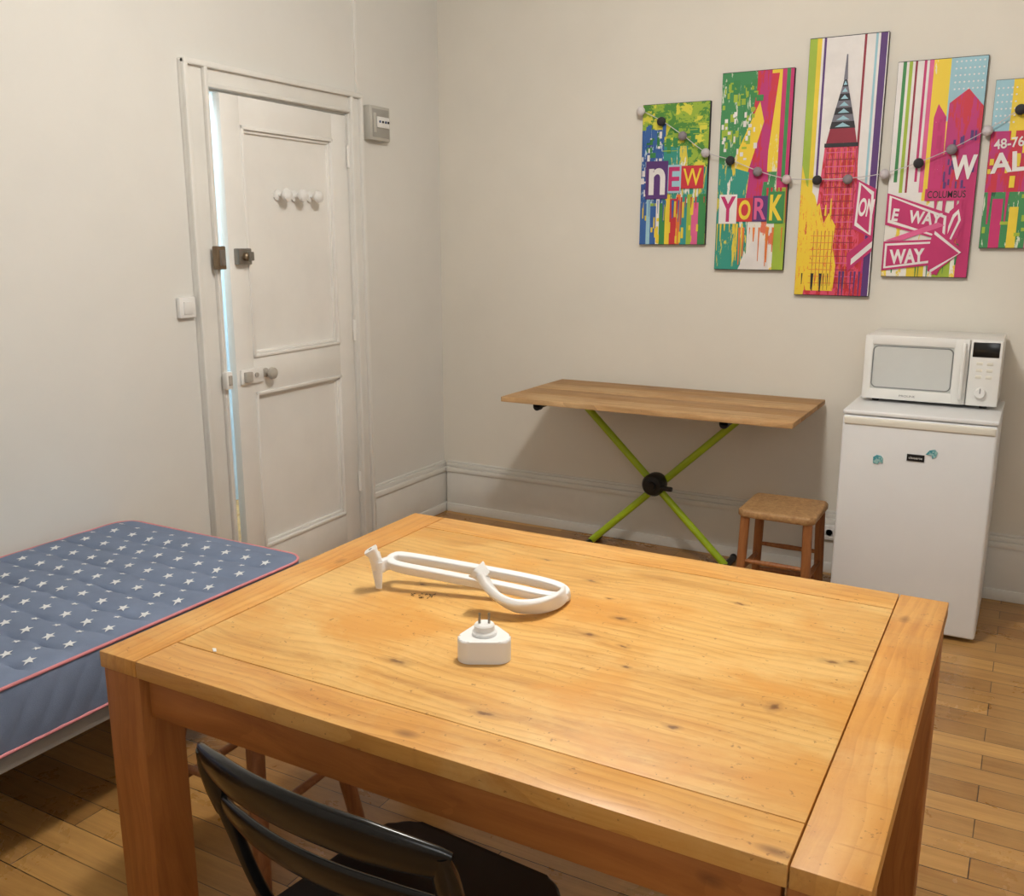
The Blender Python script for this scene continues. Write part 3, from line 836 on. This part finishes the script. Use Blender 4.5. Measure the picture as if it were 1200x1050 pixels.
m_cr = paint('dry_crumb', (96, 76, 46), 0.8)
r = random.Random(3); b = B()
for q in range(16):
    x, y = r.uniform(-.03, .03), r.uniform(-.014, .014); L = r.uniform(.003, .009); a = r.uniform(0, 6.28)
    b.tube([(x, y, .0012), (x + L * math.cos(a), y + L * math.sin(a), .0022)], .0012, m_cr, n=6, radii=[.0006, .0011])
b.obj('crumbs', loc=(-1.135, 1.66 - .03, TZ + 0.0002), label='small scatter of dry brown crumbs on the pine table', category='crumbs', kind='stuff')
b = B(); b.prism([(-.009, -.002), (.007, -.004), (.010, .001), (-.004, .004)], 0, .001, m_white)
b.obj('paper_scrap', loc=(-1.325, 1.20, TZ + 0.0003), rot=(0, 0, -.5), label='tiny white paper scrap on the pine table', category='paper', smooth=False)

# ------------------------------------------------------------------ canvas prints
C = dict(
    white=paint('ink_white', (226, 222, 220), .6), black=paint('ink_black', (30, 26, 34), .6), mag=paint('ink_magenta', (188, 40, 104), .6),
    pink=paint('ink_pink', (214, 92, 142), .6), red=paint('ink_red', (196, 46, 56), .6), orange=paint('ink_orange', (222, 120, 50), .6),
    yel=paint('ink_yellow', (228, 200, 54), .6), lime=paint('ink_lime', (156, 182, 56), .6), green=paint('ink_green', (54, 132, 70), .6),
    teal=paint('ink_teal', (44, 142, 142), .6), blue=paint('ink_blue', (48, 94, 160), .6), purple=paint('ink_purple', (84, 46, 112), .6),
    grey=paint('ink_grey', (110, 108, 120), .6), lblue=paint('ink_light_blue', (150, 192, 206), .6), dred=paint('ink_dark_red', (140, 28, 52), .6))
S = dict(
    gl=splat('ink_green_lime', (146, 176, 56), (74, 134, 54), 16, .5, (1, 1, 1), (212, 206, 66)),
    bw=splat('ink_blue_white', (42, 88, 155), (186, 208, 218), 26, .55, (2, 1, .5), (60, 60, 130)),
    ty=splat('ink_teal_yellow', (44, 142, 126), (216, 198, 66), 14, .55, (2, 1, .35), (224, 224, 214)),
    rm=splat('ink_red_magenta', (195, 42, 62), (180, 42, 112), 12, .5, (2, 1, .3)),
    wy=splat('ink_white_yellow', (226, 222, 214), (228, 200, 66), 12, .56, (1.5, 1, .6), (216, 110, 80)),
    gw=splat('ink_green_white', (58, 134, 80), (208, 216, 194), 22, .6, (2.5, 1, .5), (24, 80, 60)),
    mw=splat('ink_magenta_white', (192, 42, 110), (226, 208, 216), 20, .63, (1, 1, .6)),
    pr=splat('ink_pink_red', (212, 72, 104), (190, 38, 48), 30, .5, (2, 1, .6)),
    yr=splat('ink_yellow_red', (232, 198, 50), (226, 140, 50), 34, .58, (2.4, 1, .6), (206, 80, 54)),
    yw=splat('ink_yellow_worn', (230, 200, 54), (222, 216, 190), 16, .62, (2, 1, .3)))
m_canvas = paint('canvas_edge', (40, 34, 44), .8)
def bits(n, u0, v0, u1, v1, w, h, mat, seed):
    r = random.Random(seed); out = []
    for _ in range(n):
        a = r.uniform(u0, u1); c = r.uniform(v0, v1); ww = r.uniform(w[0], w[1]); hh = r.uniform(h[0], h[1])
        out.append(('r', max(0, a), max(0, c), min(1, a + ww), min(1, c + hh), mat))
    return out
def drips(n, u0, u1, v, mat, seed, up=False, lo=.03, hi=.2):
    r = random.Random(seed); out = []
    for q in range(n):
        u = u0 + (u1 - u0) * (q + r.random()) / n; w = r.uniform(.012, .04); L = r.uniform(lo, hi)
        if up: out.append(('p', [(u, v), (u + w, v), (u + w * .7, min(1, v + L)), (u + w * .3, min(1, v + L))], mat))
        else: out.append(('p', [(u + w * .3, max(0, v - L)), (u + w * .7, max(0, v - L)), (u + w, v), (u, v)], mat))
    return out
def sign(pts, inner, line=C['white'], a=(.03, .011), c2=(.060, .022)):
    cx = sum(p[0] for p in pts) / len(pts); cy = sum(p[1] for p in pts) / len(pts)
    def off(d, dv):
        return [(p[0] + (cx - p[0]) / max(1e-6, abs(cx - p[0])) * min(d, abs(cx - p[0])), p[1] + (cy - p[1]) / max(1e-6, abs(cy - p[1])) * min(dv, abs(cy - p[1]))) for p in pts]
    return [('p', pts, inner), ('p', off(*a), line), ('p', off(*c2), inner)]
def canvas(sfx, label, x0, x1, z0, z1, bg, shapes):
    w, h = x1 - x0, z1 - z0; cx, cz = (x0 + x1) / 2, (z0 + z1) / 2
    b = B(); th = 0.024
    b.box(-w / 2, w / 2, -th, 0, -h / 2, h / 2, m_canvas, 0.001)
    Y = -th - 0.0003
    cl = lambda t: max(0.003, min(0.997, t))
    X = lambda u: (cl(u) - .5) * w
    Z = lambda v: (cl(v) - .5) * h
    b.poly([(X(0), Y, Z(0)), (X(1), Y, Z(0)), (X(1), Y, Z(1)), (X(0), Y, Z(1))], bg)
    for s in shapes:
        Y -= 0.00005
        if s[0] == 'r':
            _, a, c, d, e, m = s
            b.poly([(X(a), Y, Z(c)), (X(d), Y, Z(c)), (X(d), Y, Z(e)), (X(a), Y, Z(e))], m)
        elif s[0] == 'p':
            b.poly([(X(u), Y, Z(v)) for u, v in s[1]], s[2])
        elif s[0] == 'c':
            _, u, v, r, m = s
            b.poly([(X(u) + r * math.cos(q * math.pi / 6), Y, Z(v) + r * math.sin(q * math.pi / 6)) for q in range(12)], m)
        elif s[0] == 't':
            _, t, a, c, d, e, m, rot, bold = s
            b.text(t, X(a), X(d), Z(c), Z(e), Y, m, rot, bold)
    b.obj('canvas_print' + sfx, loc=(cx, YB, cz), smooth=False, fixn=False, label=label, category='wall art', group='colourful city canvas prints')

# 1: NEW
sh = [('r', 0, .70, 1, 1, S['gl']), ('r', 0, .30, .34, .82, S['bw']), ('r', .34, .28, 1, .70, S['ty']), ('r', .70, .55, 1, .80, S['gl'])]
sh += bits(26, .05, .62, .9, .80, (.02, .10), (.01, .07), C['green'], 1) + bits(16, .3, .66, .95, .9, (.05, .2), (.004, .01), C['lime'], 2)
sh += [('r', u, 0, u + w, v, C[c]) for u, w, v, c in ((0, .10, .30, 'blue'), (.10, .06, .34, 'lblue'), (.16, .09, .28, 'blue'), (.25, .05, .33, 'white'), (.30, .09, .30, 'green'), (.39, .07, .36, 'yel'), (.46, .10, .33, 'red'), (.56, .06, .36, 'orange'), (.62, .10, .30, 'teal'), (.72, .07, .36, 'lime'), (.79, .10, .3, 'pink'), (.89, .11, .36, 'green'))]
sh += bits(24, 0, .0, .9, .22, (.01, .04), (.02, .12), C['yel'], 3) + bits(24, 0, .3, .3, .78, (.01, .05), (.01, .05), C['white'], 4) + drips(8, 0, .6, .32, C['blue'], 9) + drips(6, .5, 1, .34, C['red'], 19) + bits(10, 0, .7, .35, .8, (.02, .06), (.02, .1), C['blue'], 20)
sh += [('r', .08, .33, .42, .60, C['purple']), ('t', 'n', .13, .36, .38, .55, C['white'], 0, .02), ('r', .42, .37, .62, .57, C['lblue']), ('t', 'E', .43, .385, .60, .555, C['mag'], 0, .02),
       ('r', .62, .40, .95, .56, C['red']), ('t', 'W', .65, .42, .92, .54, C['yel'], 0, .01)]
canvas('', 'narrow colourful city canvas print reading new', -1.712, -1.388, 1.50, 2.138, S['gl'], sh)
# 2: YORK
sh = [('r', 0, .52, .55, 1, S['gw']), ('r', 0, .0, .45, .30, S['ty']), ('r', .50, .45, .72, 1, S['rm']), ('r', .70, .50, .86, 1, S['yw']), ('r', .84, .4, 1, 1, C['mag']), ('r', .90, .45, .95, 1, C['green'])]
sh += [('p', [(.30, .30), (.62, .30), (.80, .98), (.52, .98)], S['rm']), ('p', [(.05, .34), (.30, .34), (.62, .75), (.55, .85), (.2, .55)], S['yw']), ('p', [(0, .3), (.4, .3), (.45, .5), (0, .55)], S['ty']), ('r', .46, .0, .86, .30, S['wy']), ('r', .84, 0, 1, .42, C['lime']), ('p', [(.35, 0), (.8, 0), (.72, .15), (.6, .22), (.5, .12)], C['white'])]
sh += bits(40, .02, .6, .45, .92, (.02, .07), (.01, .05), C['lime'], 5) + bits(22, .02, .56, .5, .8, (.02, .05), (.01, .03), C['white'], 6) + bits(14, .02, .85, .5, .95, (.02, .1), (.01, .04), C['green'], 27) + drips(7, 0, .4, .24, C['yel'], 7) + drips(9, .3, .95, .22, C['orange'], 17) + drips(5, .7, 1, .42, C['red'], 18)
sh += [('r', .04, .24, .30, .39, C['white']), ('t', 'Y', .06, .25, .28, .38, C['mag'], 0, .03), ('r', .30, .25, .53, .37, C['red']), ('t', 'O', .33, .26, .50, .36, C['yel'], 0, .03), ('r', .53, .25, .74, .38, C['purple']), ('t', 'R', .55, .26, .72, .37, C['pink'], 0, .02), ('r', .74, .24, .97, .40, C['green']), ('t', 'K', .77, .255, .95, .385, C['yel'], 0, .03)]
canvas('.001', 'tall colourful city canvas print reading york', -1.337, -1.020, 1.388, 2.249, S['gw'], sh)
# 3: tower
sh = [('r', 0, .30, .10, 1, C['lime']), ('r', .10, .30, .16, 1, C['yel']), ('r', .19, .45, .22, 1, C['purple']), ('r', .70, .45, .73, 1, C['dred']), ('r', .90, 0, .985, 1, C['purple']), ('r', .84, .3, .87, 1, C['lblue']),
      ('r', 0, 0, .30, .32, S['yw']), ('p', [(0, .30), (.3, .30), (.2, .40), (.08, .44), (0, .52)], S['yw']), ('r', .60, .0, .90, .26, S['rm'])]
sh += [('p', [(.12, 0), (.86, 0), (.82, .22), (.76, .38), (.71, .60), (.29, .60), (.24, .38), (.18, .22)], S['pr'])]
for q in range(12):
    u = .28 + q * .038
    sh.append(('r', u, .03, u + .009, .58 if .30 < u < .70 else .30, C['dred'] if q % 2 else C['orange']))
for q in range(20):
    v = .05 + q * .027; hwq = .32 - .13 * min(1, v / .42)
    sh.append(('r', .5 - hwq, v, .5 + hwq, v + .0035, C['pink'] if q % 2 else C['dred']))
# yellow wash over the lower part of one side of the tower
sh += [('p', [(.0, .02), (.52, .02), (.54, .12), (.48, .20), (.50, .28), (.40, .33), (.34, .29), (.27, .37), (.20, .34), (0, .42)], S['yr'])]
for q in range(6):
    sh.append(('r', .22 + q * .05, .04, .226 + q * .05, .26, C['dred']))
for q in range(8):
    sh.append(('r', .18, .05 + q * .027, .50, .0525 + q * .027, C['orange']))
sh += drips(5, .02, .45, .32, C['yel'], 31, True, .03, .12) + drips(6, .08, .5, .09, C['black'], 32, False, .03, .08) + drips(5, .55, .88, .1, C['purple'], 33)
sh += [('r', .28, .585, .72, .60, C['black']), ('p', [(.30, .60), (.70, .60), (.66, .655), (.34, .655)], C['dred'])]
for q in range(7):
    w0 = .165 - q * .021; v0 = .655 + q * .026
    sh.append(('p', [(.5 - w0, v0), (.5 + w0, v0), (.5 + w0 - .02, v0 + .026), (.5 - w0 + .02, v0 + .026)], C['black'] if q % 2 == 0 else C['grey']))
    sh.append(('p', [(.5 - w0 * .6, v0 + .006), (.5 + w0 * .6, v0 + .006), (.5, v0 + .022)], C['lblue']))
sh += [('p', [(.475, .837), (.525, .837), (.508, .93), (.492, .93)], C['grey'])]
sh += sign([(.72, .27), (1, .23), (1, .42), (.74, .46)], C['mag']) + [('t', 'ON', .79, .315, .98, .385, C['white'], -.1, .03), ('p', [(.70, .10), (1, .18), (1, .25), (.68, .17)], C['mag']), ('p', [(.74, .125), (1, .195), (1, .22), (.74, .15)], C['white'])]
canvas('.002', 'tallest canvas print showing a red skyscraper with a spire', -0.963, -0.646, 1.281, 2.358, C['white'], sh)
# 4
sh = [('r', .06, .45, .10, 1, C['green']), ('r', .13, .4, .17, 1, C['lime']), ('r', .20, .4, .225, 1, C['dred']), ('r', .30, .45, .33, 1, C['mag']), ('r', .40, .2, .62, 1, S['yw']), ('r', .60, .72, 1, 1, C['lblue']), ('r', .36, .4, .41, 1, C['pink']),
      ('p', [(.46, .3), (.62, .3), (.60, .74), (.50, .80), (.46, .74)], S['mw']), ('p', [(.60, .25), (1, .25), (1, .78), (.82, .86), (.62, .80)], S['rm']), ('r', .0, .0, 1, .36, S['wy']), ('r', .86, 0, 1, .5, C['mag']), ('r', .60, 0, .80, .12, C['lime']), ('r', .30, 0, .5, .12, C['yel'])]
for q in range(7):
    for w in range(5):
        sh.append(('c', .66 + q * .05, .86 + w * .03, .0035, C['white']))
sh += bits(26, .5, .35, .95, .75, (.01, .05), (.01, .06), C['mag'], 12) + bits(18, .62, .35, .95, .7, (.02, .03), (.02, .05), C['purple'], 13) + drips(10, .1, .9, .16, C['green'], 14) + drips(6, .5, .95, .36, C['mag'], 24)
sh += [('t', 'W', .70, .455, .99, .565, C['white'], 0, .04), ('r', .44, .36, .93, .415, C['mag']), ('t', 'COLUMBUS', .47, .372, .90, .405, C['black'], 0, .01)]
sh += [('p', [(.56, .03), (.66, .01), (.92, .27), (.84, .35), (.74, .31)], C['mag']), ('p', [(.60, .05), (.65, .04), (.875, .27), (.84, .32), (.78, .295)], C['white']), ('p', [(.625, .06), (.65, .055), (.845, .268), (.835, .298), (.80, .28)], C['mag'])]
sh += sign([(.0, .25), (.74, .17), (.74, .30), (.0, .40)], C['mag']) + [('t', 'E   WAY', .08, .255, .66, .315, C['white'], -0.12, .035)]
sh += sign([(.0, .03), (.60, .06), (.60, .01), (.94, .13), (.62, .23), (.60, .18), (.0, .17)], C['mag'], a=(.025, .010), c2=(.05, .020)) + [('t', 'WAY', .09, .065, .50, .135, C['white'], 0.05, .04)]
sh += [('p', [(.02, .175), (.22, .175), (.70, .245), (.62, .26)], C['pink'])]
canvas('.003', 'canvas print with pink street signs, stripes and dotted sky', -0.602, -0.268, 1.369, 2.235, C['white'], sh)
# 5
sh = [('r', 0, .68, .5, 1, C['lblue']), ('r', .2, .6, .36, 1, S['yw']), ('r', .36, .55, .6, 1, C['lime']), ('r', .6, .6, 1, 1, C['teal']), ('r', 0, .30, 1, .70, S['rm']), ('r', 0, 0, 1, .34, S['gw']), ('r', .1, .0, .22, .3, C['mag']), ('r', .5, 0, .6, .4, C['pink']), ('r', .3, 0, .4, .25, C['yel'])]
for q in range(5):
    for w in range(6):
        sh.append(('c', .04 + q * .05, .75 + w * .04, .0035, C['white']))
sh += bits(20, 0, .05, .9, .35, (.02, .1), (.01, .04), C['lime'], 15) + bits(14, 0, .35, .9, .68, (.02, .06), (.02, .08), C['yel'], 16) + drips(8, 0, 1, .34, C['mag'], 36)
sh += [('t', '48-76', .05, .60, .38, .66, C['white'], .1, .02), ('t', 'ALL', .03, .46, .58, .58, C['white'], .08, .03)]
canvas('.004', 'canvas print with a wall street style sign and green base', -0.234, 0.088, 1.49, 2.138, S['gl'], sh)

# ------------------------------------------------------------------ cotton ball garland
gp = [(-1.713, 2.108), (-1.610, 2.057), (-1.505, 1.988), (-1.393, 1.909), (-1.277, 1.871), (-1.151, 1.819), (-1.021, 1.782), (-.890, 1.775), (-.763, 1.775), (-.617, 1.792), (-.488, 1.831), (-.368, 1.88), (-.245, 1.946), (-.136, 2.019), (-.03, 2.10), (0.08, 2.18)]
cols = ['w', 'd', 'g', 'l', 'd', 'g', 'p', 'd', 'g', 'l', 'd', 'g', 'l', 'd', 'g', 'l']
cm = dict(w=paint('ball_white', (214, 208, 206), .9, .05, 40, .4), d=paint('ball_charcoal', (52, 50, 54), .9, .08, 40, .4), g=paint('ball_grey', (140, 132, 138), .9, .08, 40, .4), l=paint('ball_pale_grey', (196, 190, 194), .9, .05, 40, .4), p=paint('ball_pale_pink', (206, 184, 188), .9, .05, 40, .4))
yg = YB - 0.028 - 0.022
gar = thing('string_lights', 'string of grey, black and pale cotton balls across the canvases', 'string lights', (-0.82, yg, 1.775))
b = B()
b.tube(smoothpath([(x + .82, 0.0, z - 1.775 + 0.004) for x, z in gp], 6), 0.0018, cm['l'], n=6)
b.obj('cable', parent=gar)
for i, (x, z) in enumerate(gp):
    b = B(); b.sphere((0, 0, 0), 0.0205, cm[cols[i]])
    b.obj('ball' if i == 0 else 'ball.%03d' % i, parent=gar, loc=(x + .82, 0, z - 1.775))

# ------------------------------------------------------------------ lights
def light(name, typ, loc, energy, color, size=0.3, rot=(0, 0, 0)):
    l = bpy.data.lights.new(name, typ); l.energy = energy; l.color = color
    if typ == 'AREA': l.shape = 'DISK'; l.size = size
    else: l.shadow_soft_size = size
    o = bpy.data.objects.new(name, l); col.objects.link(o); o.location = loc; o.rotation_euler = rot
    return o
light('ceiling_light', 'POINT', (-0.85, 2.0, 2.74), 98, (1.0, 0.965, 0.91), 0.12)
light('fill_light', 'AREA', (0.8, -0.9, 2.0), 14, (0.95, 0.98, 1.0), 1.4, (math.radians(80), 0, math.radians(25)))  # soft fill added behind the camera, no window there
light('hallway_light', 'POINT', (XL - 0.75, 3.0, 2.35), 120, (0.70, 0.88, 1.0), 0.1)
w = bpy.data.worlds.new('world'); scene.world = w; w.use_nodes = True
w.node_tree.nodes['Background'].inputs[0].default_value = (0.5, 0.5, 0.5, 1); w.node_tree.nodes['Background'].inputs[1].default_value = 0.2

# ------------------------------------------------------------------ camera
cd = bpy.data.cameras.new('camera'); cd.sensor_width = 36; cd.lens = 33.0; cd.clip_start = 0.02
cam = bpy.data.objects.new('camera', cd); col.objects.link(cam)
cam.location = (0, 0, 1.53); cam.rotation_euler = (math.radians(77.4), 0, math.radians(29))
scene.camera = cam
